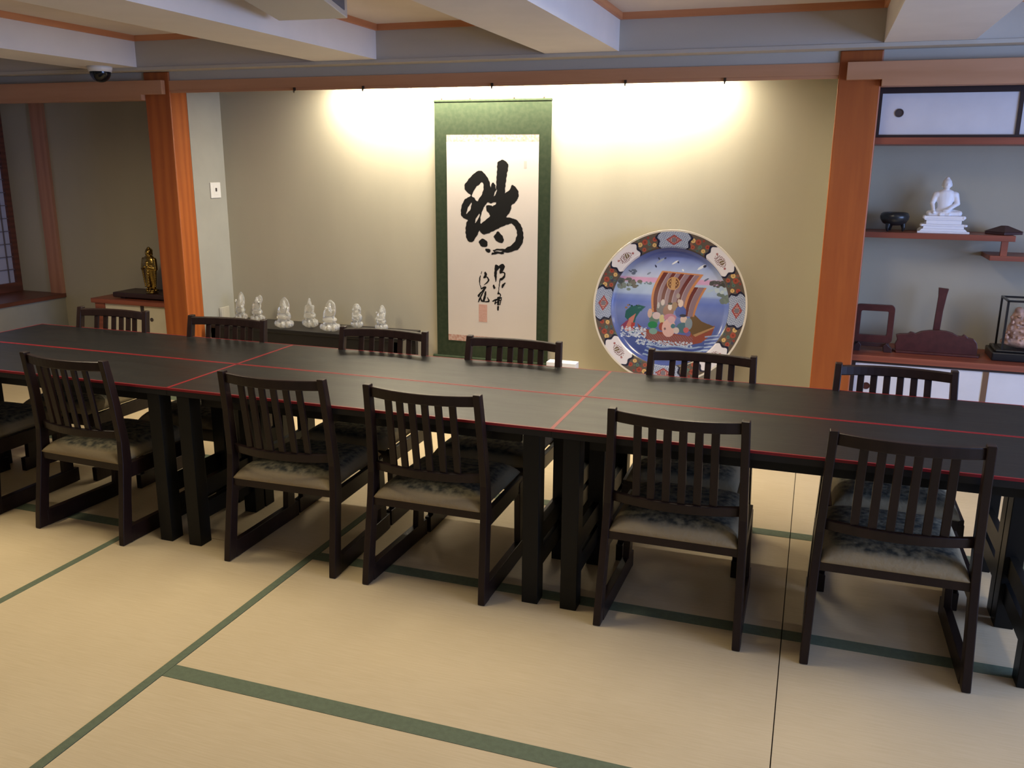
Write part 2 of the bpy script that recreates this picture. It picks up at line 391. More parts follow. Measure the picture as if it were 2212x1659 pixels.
# air unit between two beams
c0, c1, c2, c3 = [at(u, v, 2, 2.105) for u, v in ((602, 45), (751, 39.5), (700, 0), (525, 0))]
d1 = (c3-c0).normalized()*.62; d2 = (c2-c1).normalized()*.62
ac = empty('air_conditioner', (c0.x, c0.y, 2.105))
Pq = [(p.x-c0.x, p.y-c0.y) for p in (c0, c1, c1+d2, c0+d1)]
MB().prism(Pq, 2, 0, ZC-2.105).build('casing', 'ac_body', ac, bevel=.004)
vx = Vector((Pq[2][0]-Pq[1][0], Pq[2][1]-Pq[1][1])).normalized(); nx = Vector((-vx.y, vx.x));
if nx.x < 0: nx = -nx
p1 = Vector(Pq[1])
def q(a, off): p = p1+vx*a+nx*off; return (p.x, p.y)
MB().prism([q(.07, -.002), q(.56, -.002), q(.56, .003), q(.07, .003)], 2, .022, .115).build('vent', 'ac_vent', ac)
tag(ac, 'white ceiling air conditioner hanging between two beams at top of picture', 'air conditioner')

# ================================================================== TABLES
TL, TD, TH = 1.545, .4395, .647
def make_table():
    r = empty('banquet_table', (0, 0, 0))
    MB().box(-TL/2, TL/2, -TD/2, TD/2, .617, TH-.0075).box(-TL/2+.004, TL/2-.004, -TD/2+.004, TD/2-.004, TH-.0075, TH).build('tabletop', 'table_lacquer', r)
    e = MB(); w_ = .0058
    e.box(-TL/2-.0006, TL/2+.0006, -TD/2-.0008, -TD/2+w_, TH-.0085, TH+.0004).box(-TL/2-.0006, TL/2+.0006, TD/2-w_, TD/2+.0008, TH-.0085, TH+.0004)
    e.box(-TL/2-.0008, -TL/2+w_, -TD/2, TD/2, TH-.0085, TH+.0004).box(TL/2-w_, TL/2+.0008, -TD/2, TD/2, TH-.0085, TH+.0004)
    e.build('edge_band', 'red_lacquer', r)
    MB().box(-TL/2+.12, TL/2-.12, -TD/2+.045, -TD/2+.065, .575, .617).box(-TL/2+.12, TL/2-.12, TD/2-.065, TD/2-.045, .575, .617).build('apron', 'table_leg_black', r)
    for sx in (-1, 1):
        for sy in (-1, 1):
            x0 = sx*(TL/2-.040); x1 = sx*(TL/2-.098); y0 = sy*(TD/2-.002); y1 = sy*(TD/2-.067)
            MB().box(min(x0, x1), max(x0, x1), min(y0, y1), max(y0, y1), 0, .617).build('leg', 'table_leg_black', r, bevel=.002)
        x0 = sx*(TL/2-.060); x1 = sx*(TL/2-.084)
        for z0 in (.095, .19):
            MB().box(min(x0, x1), max(x0, x1), -TD/2+.067, TD/2-.067, z0, z0+.068).build('stretcher', 'table_leg_black', r)
    return r
tbl = make_table()
tlabels = {
    (0, 0): 'black lacquer table in the front row, leftmost of the long line',
    (1, 0): 'black lacquer table in the front row, middle one, with red edge line',
    (2, 0): 'black lacquer table in the front row, rightmost, nearest the camera',
    (0, 1): 'black lacquer table in the back row, left end beside the window wall',
    (1, 1): 'black lacquer table in the back row, middle, before the scroll',
    (2, 1): 'black lacquer table in the back row, right end toward the shelves'}
first = True
for j in (0, 1):
    for i in range(3):
        o = tbl if first else copy_tree(tbl); first = False
        o.location = (-3.865+.002+TL/2+i*(TL+.0012), (2.663, 3.108)[j]+TD/2, 0)
        tag(o, tlabels[(i, j)], 'table', 'black lacquer tables pushed together')

# ================================================================== CHAIRS
def make_chair():
    r = empty('dining_chair', (0, 0, 0))
    T = .026
    for s in (-1, 1):
        # back post: splayed foot, upright at seat, leaning back above
        st = [(0, .000, .052, .240), (.07, .008, .056, .2385), (.20, .028, .072, .2355), (.33, .046, .094, .232), (.42, .052, .094, .229), (.58, .038, .074, .2235), (.70, .022, .054, .2195), (.752, .014, .044, .218)]
        secs = []
        for z, y0, y1, xo in st:
            xi = xo-T
            secs.append([(s*xo, y0, z), (s*xo, y1, z), (s*xi, y1, z), (s*xi, y0, z)])
        MB().sweep(secs).build('back_post', 'chair_wood', r, bevel=.003)
        # floor runner
        MB().sweep([[(s*.238, .045, 0), (s*.212, .045, 0), (s*.212, .045, .066), (s*.238, .045, .066)],
                    [(s*.232, .470, 0), (s*.206, .470, 0), (s*.206, .470, .066), (s*.232, .470, .066)],
                    [(s*.231, .493, 0), (s*.205, .493, 0), (s*.205, .493, .066), (s*.231, .493, .066)]]).build('floor_runner', 'chair_wood', r, bevel=.002)
        MB().sweep([[(s*.230, .408, .064), (s*.230, .466, .064), (s*.206, .466, .064), (s*.206, .408, .064)],
                    [(s*.224, .420, .305), (s*.224, .462, .305), (s*.200, .462, .305), (s*.200, .420, .305)]]).build('front_leg', 'chair_wood', r, bevel=.002)
    f = MB()
    for s in (-1, 1):
        f.sweep([[(s*.228, .075, .262), (s*.208, .075, .262), (s*.208, .075, .322), (s*.228, .075, .322)],
                 [(s*.222, .46, .262), (s*.202, .46, .262), (s*.202, .46, .322), (s*.222, .46, .322)]])
    f.box(-.21, .21, .052, .074, .296, .326).box(-.205, .205, .44, .462, .262, .322)
    f.build('seat_frame', 'chair_wood', r, bevel=.002)
    # cushion: crowned, rounded edges
    n = 20; vs = []; fs = []
    x0, x1, y0, y1 = -.206, .206, .048, .478
    def hgt(a, b):
        ea = (1-abs(2*a-1)**6)**.5; eb = (1-abs(2*b-1)**7)**.5
        return ea*eb
    for j in range(n+1):
        for i in range(n+1):
            a, b = .5-.5*math.cos(PI*i/n), .5-.5*math.cos(PI*j/n)
            hh = max(0, hgt(a, b))
            vs.append((x0+(x1-x0)*a, y0+(y1-y0)*b, .328+.050*hh+.007*math.sin(PI*a)*math.sin(PI*b)))
    k = len(vs)
    for j in range(n+1):
        for i in range(n+1):
            a, b = .5-.5*math.cos(PI*i/n), .5-.5*math.cos(PI*j/n)
            vs.append((x0+.006+(x1-x0-.012)*a, y0+.006+(y1-y0-.012)*b, .322))
    for j in range(n):
        for i in range(n):
            q0 = j*(n+1)+i; fs.append((q0, q0+1, q0+n+2, q0+n+1)); fs.append((k+q0, k+q0+n+1, k+q0+n+2, k+q0+1))
    ring = [i for i in range(n+1)]+[j*(n+1)+n for j in range(1, n+1)]+[n*(n+1)+i for i in range(n-1, -1, -1)]+[j*(n+1) for j in range(n-1, 0, -1)]
    for a, b in zip(ring, ring[1:]+ring[:1]): fs.append((a, b, k+b, k+a))
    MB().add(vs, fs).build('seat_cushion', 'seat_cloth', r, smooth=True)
    # curved rails bowed backward
    def rail(xw, ym, bow, z0, z1, th, lean):
        secs = []
        for i in range(17):
            t = -1+2*i/16; x = xw*t; y = ym-bow*(1-t*t)
            secs.append([(x, y, z0), (x, y+th, z0), (x, y+th-lean, z1), (x, y-lean, z1)])
        return MB().sweep(secs)
    rail(.200, .032, .040, .706, .744, .020, .004).build('top_rail', 'chair_wood', r, bevel=.004)
    rail(.204, .070, .040, .425, .458, .018, .004).build('lower_rail', 'chair_wood', r, bevel=.003)
    for i in range(6):
        t0 = (-.5+i/5)*1.22
        secs = []
        for z, xw, ym in ((.452, .204, .070), (.58, .203, .052), (.712, .200, .032)):
            x = xw*t0*.98; y = ym-.040*(1-t0*t0)
            secs.append([(x-.0125, y+.003, z), (x+.0125, y+.003, z), (x+.0125, y+.014, z), (x-.0125, y+.014, z)])
        MB().sweep(secs).build('back_slat', 'chair_wood', r, bevel=.002)
    return r
chair = make_chair()
near = [(-2.747, 2.570, -2.6, 'near-side dark wooden chair behind the leftmost table, back toward the camera'),
        (-1.812, 2.590, 1.3, 'near-side dark wooden chair, second fully visible one from the left'),
        (-1.220, 2.590, -.5, 'near-side dark wooden chair in the middle, left of the pair of front table legs'),
        (-.355, 2.588, -.5, 'near-side dark wooden chair, second from the right, below the plate'),
        (.304, 2.580, 0, 'near-side dark wooden chair at the right end, closest to the camera'),
        (-3.482, 2.600, 0, 'dark wooden chair cut off by the left picture edge, only seat and runner showing')]
far = [(-3.398, 'far-side chair before the low cabinet with the gold figurine'),
       (-2.700, 'far-side chair in front of the left pillar foot and first crystal figures'),
       (-1.846, 'far-side chair between the crystal figures and the scroll'),
       (-1.212, 'far-side chair in front of the lower end of the scroll'),
       (-.399, 'far-side chair in front of the decorated plate'),
       (.332, 'far-side chair in front of the white cabinet doors and right pillar')]
fst = True
for x, y, a, lb in near:
    o = chair if fst else copy_tree(chair); fst = False
    o.location = (x, y, 0.0012); o.rotation_euler = (0, 0, math.radians(a)); tag(o, lb, 'chair', 'chairs along the near side of the tables')
for k, (x, lb) in enumerate(far):
    o = copy_tree(chair); o.location = (x, 3.597, 0.0012); o.rotation_euler = (0, 0, PI+math.radians((.8, 1.5, 2.0, .5, 0, 1.2)[k]))
    tag(o, lb, 'chair', 'chairs along the far side of the tables')

# ================================================================== HANGING SCROLL
sx0, sx1, sz0, sz1, YS = -2.333, -1.565, .235, 1.866, 5.280
sc = empty('hanging_scroll', ((sx0+sx1)/2, YS, sz0))
def grid_sheet(x0, x1, z0, z1, y, th, name, m, parent, nz=30, amp=.0):
    mb = MB(); secs = []
    for i in range(nz+1):
        z = z0+(z1-z0)*i/nz; yy = y+amp*math.sin(i*.5)
        secs.append([(x0, yy, z), (x1, yy, z), (x1, yy+th, z), (x0, yy+th, z)])
    mb.sweep(secs); return rel(mb, sc).build(name, m, parent)
mount = grid_sheet(sx0, sx1, sz0, sz1, YS, .004, 'silk_mount', 'silk_green', sc)
tpr = MB()
for (z, r_, ex) in ((1.866, .009, .0),):
    tpr.sweep([[(x, YS+.002+r_*math.cos(t*PI/6), z+r_*math.sin(t*PI/6)) for t in range(12)] for x in (sx0-ex, sx1+ex)])
rel(tpr, sc).build('top_rod', 'silk_green', sc, smooth=False)
br = MB().sweep([[(x, YS+.002+.014*math.cos(t*PI/8), sz0+.014*math.sin(t*PI/8)) for t in range(16)] for x in (sx0-.028, sx1+.028)])
rel(br, sc).build('roller', 'silk_green', sc)
rg = MB()
for x in (sx0+.05, sx0+.24, sx1-.24, sx1-.05):
    rg.ball((x, YS+.002, 1.879), (.006, .004, .006), 8, 6)
rel(rg, sc).build('cord_ring', 'hook_metal', sc)
ix0, ix1 = -2.252, -1.642
pap = grid_sheet(ix0, ix1, .392, 1.621, YS-.0012, .0011, 'paper_panel', 'paper_white', sc)
grid_sheet(ix0, ix1, 1.621, 1.664, YS-.0012, .0011, 'brocade_band', 'band_pink', sc, 2)
grid_sheet(ix0, ix1, .352, .392, YS-.0012, .0011, 'brocade_band', 'band_pink', sc, 2)

def catmull(pts, n=10):
    P = [pts[0]]+list(pts)+[pts[-1]]; out = []
    for i in range(1, len(P)-2):
        p0, p1, p2, p3 = [np.array(P[k], float) for k in (i-1, i, i+1, i+2)]
        for k in range(n):
            t = k/n; out.append(.5*((2*p1)+(-p0+p2)*t+(2*p0-5*p1+4*p2-p3)*t*t+(-p0+3*p1-3*p2+p3)*t**3))
    out.append(np.array(pts[-1], float)); return out
def ink_fill(ox, oy, k, w_, h_, step, polys, holes, strokes=(), rough=3.):
    """brushed ink: traced outlines (tracing units, k per photo pixel) laid on the paper as one thin mesh"""
    nx_, ny_ = int(w_/step), int(h_/step)
    gx_, gy_ = np.meshgrid((np.arange(nx_)+.5)*step, (np.arange(ny_)+.5)*step)
    px_ = gx_+rough*(np.sin(gy_*.083+gx_*.031)+.6*np.sin(gy_*.31+gx_*.17)+.5*np.sin(gx_*.57-gy_*.43)); py_ = gy_+rough*(np.sin(gx_*.071-gy_*.023)+.6*np.sin(gx_*.29+gy_*.21)+.5*np.sin(gx_*.49+gy_*.61))
    def test(poly):
        ins = np.zeros(gx_.shape, bool); n = len(poly)
        for a in range(n):
            (x1_, y1_), (x2_, y2_) = poly[a], poly[(a+1) % n]
            if y1_ == y2_: continue
            ins ^= ((y1_ > py_) != (y2_ > py_)) & (px_ < (x2_-x1_)*(py_-y1_)/(y2_-y1_)+x1_)
        return ins
    mk = np.zeros(gx_.shape, bool)
    for p_ in polys: mk |= test(smooth_loop(p_))
    for p_ in holes: mk &= ~test(smooth_loop(p_))
    for st_ in strokes:
        for p_ in catmull(st_, 12): mk |= np.hypot(px_-p_[0], py_-p_[1]) < p_[2]/2
    A, Bx, Cy = at(ox, oy, 1, YS-.002), at(ox+w_/k, oy, 1, YS-.002), at(ox, oy+h_/k, 1, YS-.002)
    D = at(ox+w_/k, oy+h_/k, 1, YS-.002); L = sc.location
    def W(u, v):
        p = (A*(1-u)+Bx*u)*(1-v)+(Cy*(1-u)+D*u)*v; return (p.x-L.x, YS-.0016-L.y, p.z-L.z)
    mb = MB()
    for row in range(ny_):
        m_ = np.concatenate(([False], mk[row], [False])).astype(int); d_ = np.diff(m_)
        for a, b_ in zip(np.where(d_ == 1)[0], np.where(d_ == -1)[0]):
            u0, u1, v0, v1 = a*step/w_, b_*step/w_, row*step/h_, (row+1)*step/h_
            mb.add([W(u0, v0), W(u1, v0), W(u1, v1), W(u0, v1)], [(0, 1, 2, 3)])
    return mb
def smooth_loop(p):
    out = []; n = len(p)
    for i in range(n):
        p0, p1, p2, p3 = [np.array(p[(i+d) % n], float) for d in (-1, 0, 1, 2)]
        for k in range(4):
            t = k/4; q_ = .5*((2*p1)+(-p0+p2)*t+(2*p0-5*p1+4*p2-p3)*t*t+(-p0+3*p1-3*p2+p3)*t**3); out.append((q_[0], q_[1]))
    return out
body = [(175,500),(200,450),(260,380),(330,310),(400,272),(440,275),(490,320),(540,380),(570,450),(582,520),(600,480),(625,455),(655,490),(668,560),(672,480),(675,400),(685,250),(692,150),(740,114),(790,110),(845,155),(858,210),(840,320),(820,450),(810,560),(812,615),(850,590),(895,540),(910,500),(935,490),(980,540),(1010,590),(1018,640),(1005,700),(960,765),(915,800),(900,860),(880,920),(830,985),(880,1000),(940,1015),(1000,1050),(1050,1110),(1080,1200),(1090,1300),(1085,1370),(1055,1440),(1010,1500),(930,1530),(850,1555),(805,1515),(820,1480),(890,1445),(950,1390),(985,1300),(992,1240),(970,1160),(910,1095),(840,1110),(740,1150),(640,1205),(540,1250),(480,1262),(435,1240),(412,1205),(400,1225),(360,1300),(310,1375),(270,1388),(215,1350),(195,1270),(190,1170),(205,1080),(225,1035),(160,1010),(118,950),(118,870),(140,780),(190,705),(255,674),(270,655),(265,638),(220,610),(180,560)]
bits = [[(670,1240),(700,1215),(740,1250),(775,1300),(788,1350),(770,1398),(720,1395),(660,1350),(635,1300)],
        [(400,1390),(430,1340),(480,1335),(525,1370),(538,1420),(505,1465),(440,1450)],
        [(505,1500),(560,1490),(585,1530),(560,1555),(515,1540)],
        [(620,1515),(700,1492),(800,1495),(860,1480),(885,1550),(800,1550),(780,1578),(700,1572),(605,1590),(600,1562),(640,1545)]]
gaps = [[(288,652),(320,590),(350,530),(400,490),(455,450),(475,500),(470,570),(440,650),(400,710),(370,742),(332,700)],
        [(285,770),(275,840),(250,895),(205,940),(215,880),(240,820),(265,785)],
        [(410,940),(405,985),(375,1040),(340,1090),(350,1030),(375,975)],
        [(535,765),(590,775),(640,762),(672,760),(650,800),(610,820),(595,806),(522,812),(515,850),(530,900),(560,930),(572,970),(540,1010),(480,1060),(432,1092),(426,1050),(428,1000),(445,920),(480,840)],
        [(677,560),(682,590),(660,635),(630,665),(650,615)],
        [(650,1528),(720,1520),(770,1530),(720,1540)]]
ink_fill(980, 330, 7.212, 1226, 1640, 3.2, [body]+bits, gaps).build('calligraphy', 'ink', pap, recalc=False)
O2 = (1010, 550, 10.37)
small = [
 [(650,250,60),(660,290,100),(640,350,60),(630,450,60),(640,540,35),(635,600,15)], [(690,290,30),(780,260,110),(770,330,80),(740,400,40),(820,395,30),(835,460,35),(800,520,50),(750,550,60)],
 [(730,560,25),(715,680,20),(700,820,20),(690,870,40)], [(590,690,40),(605,740,50)], [(850,630,15),(800,680,55),(780,740,20)],
 [(690,850,30),(740,890,25),(730,940,25),(680,960,25)], [(570,1040,25),(640,1010,40),(760,960,25)], [(640,1000,25),(620,1100,30)], [(700,970,60),(690,1110,50)], [(620,1090,25),(760,1010,30)], [(760,980,20),(730,1120,25)], [(690,1170,45),(685,1240,35)],
 [(320,380,12),(310,420,15)], [(290,470,20),(275,560,30),(280,660,15),(310,740,20)], [(400,400,40),(410,460,60),(370,520,20),(440,500,20),(475,570,40),(430,630,25),(375,670,15)],
 [(310,760,25),(400,730,50),(330,820,30),(260,900,50),(250,940,25)], [(400,760,20),(340,860,30),(280,980,35),(250,1050,30)], [(410,830,35),(390,940,50),(360,1040,50)], [(300,960,20),(320,1030,35),(400,1050,25),(480,1040,40),(450,950,15)],
]
ink_fill(1010, 550, 10.37, 1141, 1300, 4.2, [], [], small, rough=2.5).build('signature', 'ink', pap, recalc=False)
a_, b_ = at(1034.5, 657, 1, YS), at(1052.5, 696, 1, YS)
rel(MB().box(a_.x, b_.x, YS-.0018, YS-.0012, b_.z, a_.z), sc).build('red_seal', 'seal_red', pap)
a_, b_ = at(1132, 348, 1, YS), at(1138, 364, 1, YS)
rel(MB().box(a_.x, b_.x, YS-.0015, YS-.0012, b_.z, a_.z), sc).build('red_seal', 'faint_seal', pap)
tag(sc, 'green silk hanging scroll with large black brush character on white paper', 'scroll')

# ================================================================== DECORATED CHARGER
pc = at(1443.5, 662.4, 1, 5.10)
R_ = (at(1610, 662.4, 1, 5.10).x-at(1277, 662.4, 1, 5.10).x)/2
pl = empty('decorative_plate', pc); pl.rotation_euler = (math.radians(-12), 0, math.radians(0))
NR, NA = 240, 960
def dish(r):   # depth profile (towards viewer is -y)
    if r < .70: return .030
    if r < .80: t = (r-.70)/.10; return .030-.016*(3*t*t-2*t**3)
    return .014-.014*(r-.80)/.20
rr_ = [0.0]+[(k/NR)**.92 for k in range(1, NR+1)]
vs = []; uv = []
for r in rr_:
    for k in range(NA):
        t = 2*PI*k/NA; x, z = r*math.sin(t), r*math.cos(t)
        vs.append((x*R_, dish(r), z*R_)); uv.append((x, z))
fs = []
for j in range(NR):
    for k in range(NA): fs.append((j*NA+k, j*NA+(k+1) % NA, (j+1)*NA+(k+1) % NA, (j+1)*NA+k))
nb = len(vs)
for r, y in ((1.0, .004), (.99, .010), (.78, .034), (.62, .052), (.58, .052), (.57, .044)):
    for k in range(NA):
        t = 2*PI*k/NA; vs.append((r*math.sin(t)*R_, y, r*math.cos(t)*R_)); uv.append((2, 2))
for j in range(-1, 5):
    a = (NR*NA if j < 0 else nb+j*NA); b = nb+(j+1)*NA
    for k in range(NA): fs.append((a+k, a+(k+1) % NA, b+(k+1) % NA, b+k))
a = nb+5*NA; fs.append(tuple(a+k for k in range(NA)))
pm = MB().add(vs, fs)
po = pm.build('dish', 'white_porcelain', pl, smooth=True, recalc=True)
# painted glaze design, computed per vertex
P2 = np.array(uv); X, Z = P2[:, 0], P2[:, 1]; RR = np.hypot(X, Z); TH_ = np.degrees(np.arctan2(X, Z)) % 360
def lin(c): return tuple(((v/255)/12.92 if v/255 <= .04045 else ((v/255+.055)/1.055)**2.4) for v in c)
col = np.zeros((len(X), 3)); col[:] = lin((225, 212, 190))
def inpoly(poly):
    poly = [((px-932)/727, (840-py)/730) for px, py in poly]
    ins = np.zeros(len(X), bool); n = len(poly)
    for i in range(n):
        x1_, y1_ = poly[i]; x2_, y2_ = poly[(i+1) % n]
        if y1_ == y2_: continue
        c_ = ((y1_ > Z) != (y2_ > Z)) & (X < (x2_-x1_)*(Z-y1_)/(y2_-y1_)+x1_)
        ins ^= c_
    return ins
inner = RR < .765
def paint(mask, c, only=None):
    mk = mask & (RR < 1.5) if only is None else mask & only
    col[mk] = lin(c)
# rim ground
rim = (RR >= .765) & (RR < .975)
paint(rim, (98, 84, 72))
rnd = np.random.RandomState(4)
def blob(cr, ct, rad, c, only=rim):
    bx, bz = cr*math.sin(math.radians(ct)), cr*math.cos(math.radians(ct))
    paint(np.hypot(X-bx, Z-bz) < rad, c, only)
for k in range(190):
    blob(rnd.uniform(.78, .96), rnd.uniform(0, 360), rnd.uniform(.008, .022), [(88, 108, 98), (120, 75, 60), (70, 70, 90), (95, 110, 90), (140, 90, 70)][k % 5])
for s_ in range(8):
    base = s_*45+22.5
    for (dr, dt, rad, c) in ((.905, -2, .036, (165, 70, 48)), (.90, -6.5, .030, (222, 176, 100)), (.83, 5, .026, (222, 176, 100)), (.82, -5, .026, (172, 78, 52)), (.90, 6.5, .028, (170, 66, 46)), (.86, 1, .022, (86, 116, 104)), (.945, 1.5, .016, (150, 60, 50)), (.80, 0, .018, (80, 100, 95))):
        blob(dr, base+dt, rad, c); blob(dr, base+dt, rad*.4, tuple(int(v*.8) for v in c))
def shape(dt, rr0):   # cartouche half-angle as a function of radius (scalloped)
    q_ = (RR-.765)/.2
    return rr0*(.80+.22*np.sin(np.clip(q_, 0, 1)*PI*1.0)+.10*np.sin(q_*PI*3)) 
for s_ in range(8):
    dt = (TH_-s_*45+180) % 360-180
    big_ = s_ % 2 == 0
    hw = shape(dt, 13.2 if big_ else 12.6)
    paint((np.abs(dt) < hw+1.9) & rim & (RR > .775), (36, 36, 58))
    paint((np.abs(dt) < hw) & rim, (188, 196, 214) if big_ else (226, 218, 222))
    lx = RR*np.sin(np.radians(dt)); lz = RR*np.cos(np.radians(dt))-.868
    if big_:
        hat = (np.sin(lx*260+lz*120) > .1) | (np.sin(lx*170-lz*210) > .75)
        paint((np.abs(dt) < hw) & rim & hat, (122, 132, 162))
        paint((np.abs(lx)/.105+np.abs(lz)/.068 < 1) & rim, (158, 62, 62))
        paint((np.abs(lx)/.080+np.abs(lz)/.050 < 1) & rim & (np.sin(lx*300) > 0), (190, 150, 140))
        paint((np.hypot(lx, lz*1.1) < .034) & rim, (122, 112, 122))
    else:
        br_ = (np.hypot((lx+.005)/.092, (lz)/.058) < 1)
        pat = np.sin(lx*230+3*np.sin(lz*90))*np.cos(lz*190+lx*60) > .05
        paint(br_ & pat & rim, (122, 66, 58)); paint((np.hypot((lx-.02)/.035, (lz-.008)/.03) < 1) & rim & (np.sin(lx*190-lz*90) > -.5), (118, 98, 62))
        paint((np.hypot(lx-.105, lz+.02) < .015) & rim, (170, 96, 96)); paint((np.hypot(lx+.10, lz-.03) < .014) & rim, (176, 110, 106))
paint((RR >= .760) & (RR < .768), (90, 100, 140))
# centre field: evening sky over water
g = np.clip((Z-.0)/.76, 0, 1)
def ramp(t, stops):
    out = np.zeros((len(t), 3)); st = [s[0] for s in stops]
    for k in range(3): out[:, k] = np.interp(t, st, [lin(s[1])[k] for s in stops])
    return out
y_img = 840-Z*730
field = ramp(y_img, [(290, (66, 78, 140)), (370, (92, 108, 176)), (480, (150, 166, 208)), (560, (178, 186, 214)), (575, (206, 148, 186)), (610, (204, 150, 190)), (622, (164, 184, 210)), (720, (160, 180, 216)), (745, (118, 138, 202)), (800, (96, 118, 196)), (900, (112, 128, 186)), (1020, (92, 108, 172)), (1150, (74, 92, 158)), (1300, (62, 80, 150)), (1500, (66, 84, 152))])
wob = np.sin(X*23+Z*11)*.5+np.sin(X*51-Z*37)*.3
field *= (1+.05*wob)[:, None]
col[inner] = field[inner]
def blobs(seed, n, x0, x1, y0, y1, r0, r1, cols, lim=None):
    rg_ = np.random.RandomState(seed)
    for k in range(n):
        px, py, r = rg_.uniform(x0, x1), rg_.uniform(y0, y1), rg_.uniform(r0, r1)
        d = np.hypot((X-(px-932)/727), (Z-(840-py)/730)*1.5) < r/727
        paint(d, cols[k % len(cols)], inner if lim is None else inner & lim)
# islands and shore
blobs(1, 26, 430, 640, 590, 660, 10, 32, [(96, 98, 92), (112, 108, 100), (84, 92, 88)])
blobs(2, 12, 420, 560, 640, 700, 10, 30, [(128, 138, 132), (120, 132, 124)])
blobs(3, 9, 510, 620, 505, 540, 8, 22, [(84, 96, 124), (96, 108, 132)])
blobs(4, 8, 640, 740, 615, 632, 8, 16, [(112, 132, 142)])
blobs(5, 18, 1310, 1440, 580, 625, 10, 28, [(76, 74, 72), (92, 88, 84)])
blobs(6, 18, 1390, 1480, 690, 770, 14, 36, [(112, 124, 118), (104, 118, 112)])
blobs(7, 12, 1280, 1460, 645, 680, 8, 26, [(172, 190, 196), (182, 196, 200)])
for px, py, sx_, sy_, c in ((815, 405, 46, 10, (140, 150, 170)), (955, 415, 34, 8, (206, 208, 214)), (1205, 450, 44, 12, (214, 216, 222)), (1235, 440, 16, 12, (44, 46, 70)), (775, 458, 8, 16, (50, 56, 88)), (860, 378, 12, 8, (60, 66, 100)), (715, 530, 22, 8, (120, 128, 146)), (1260, 565, 26, 8, (96, 104, 126)), (985, 412, 8, 10, (44, 50, 84)), (800, 385, 8, 14, (60, 66, 100)), (1035, 485, 8, 12, (220, 222, 226))):
    ca = math.cos(.6); sa = math.sin(.6); dx = (X-(px-932)/727)*727; dz = (Z-(840-py)/730)*730
    paint(((dx*ca+dz*sa)/sx_)**2+((-dx*sa+dz*ca)/sy_)**2 < 1, c, inner)
# hull
hull = [(640, 1010), (700, 1060), (860, 1080), (1100, 1100), (1240, 1040), (1375, 990), (1350, 1080), (1260, 1160), (1120, 1200), (930, 1205), (760, 1170), (680, 1110)]
paint(inpoly(hull), (150, 72, 52), inner)
paint(inpoly([(720, 1100), (1180, 1110), (1180, 1170), (1040, 1200), (880, 1190), (740, 1150)]) & (np.sin(X*190+Z*170) > -.1), (142, 96, 100), inner)
paint(inpoly([(1180, 900), (1250, 960), (1370, 1000), (1300, 1060), (1180, 1100), (1130, 1040), (1140, 920)]), (112, 84, 50), inner)
paint(inpoly([(1180, 1090), (1370, 1000), (1372, 1012), (1200, 1108)]), (178, 134, 84), inner)
# sails with curved stripes
def sail(TLc, TRc, BRc, BLc, bow, bands):
    N = 26
    def edge(a, b, bw):
        return [(a[0]+(b[0]-a[0])*t-bw*math.sin(PI*t), a[1]+(b[1]-a[1])*t) for t in [i/N for i in range(N+1)]]
    for f0, f1, c in bands:
        A = edge((TLc[0]+(TRc[0]-TLc[0])*f0, TLc[1]+(TRc[1]-TLc[1])*f0), (BLc[0]+(BRc[0]-BLc[0])*f0, BLc[1]+(BRc[1]-BLc[1])*f0), bow*(1-.35*f0))
        B_ = edge((TLc[0]+(TRc[0]-TLc[0])*f1, TLc[1]+(TRc[1]-TLc[1])*f1), (BLc[0]+(BRc[0]-BLc[0])*f1, BLc[1]+(BRc[1]-BLc[1])*f1), bow*(1-.35*f1))
        paint(inpoly(A+B_[::-1]), c, inner)
OR, DR, PU, LT = (196, 124, 66), (104, 38, 34), (138, 108, 118), (170, 148, 158)
sail((1150, 640), (1270, 640), (1175, 920), (1080, 920), 22, [(0, 1, PU), (.05, .36, DR), (.36, .40, LT), (.82, 1, OR), (.0, .05, OR)])
sail((838, 500), (1230, 520), (1090, 860), (775, 900), 46, [(0, 1, PU), (0, .06, OR), (.06, .17, DR), (.17, .19, LT), (.27, .36, DR), (.36, .38, LT), (.47, .56, DR), (.56, .58, LT), (.70, .80, DR), (.80, .82, LT), (.93, 1, OR)])
paint(inpoly([(845, 498), (1230, 518), (1226, 530), (842, 512)]), OR, inner)
d = np.hypot(X-(955-932)/727, Z-(840-615)/730)*727
paint(d < 62, (188, 136, 76), inner); paint((d < 52) & (np.abs((X*727+932)-955) > 20), (112, 62, 34), inner); paint((d < 44) & (np.sin((X*727)*.22)*np.sin(Z*727*.2) > .3), (190, 146, 88), inner)
# prow creature head in green with red-white neck
paint(inpoly([(520, 900), (560, 860), (640, 835), (710, 850), (660, 900), (625, 960), (610, 1040), (640, 1100), (590, 1110), (560, 1000), (515, 960)]), (34, 94, 92), inner)
blobs(11, 10, 520, 690, 840, 900, 6, 14, [(24, 76, 74), (66, 120, 112), (150, 110, 80)])
paint(inpoly([(500, 1060), (560, 970), (620, 920), (600, 1000), (590, 1090), (540, 1100)]), (198, 116, 100), inner)
paint(inpoly([(480, 1050), (530, 1000), (560, 980), (530, 1060), (500, 1080)]), (140, 56, 92), inner)
paint(inpoly([(585, 1010), (620, 1010), (610, 1100), (575, 1090)]), (176, 56, 48), inner)
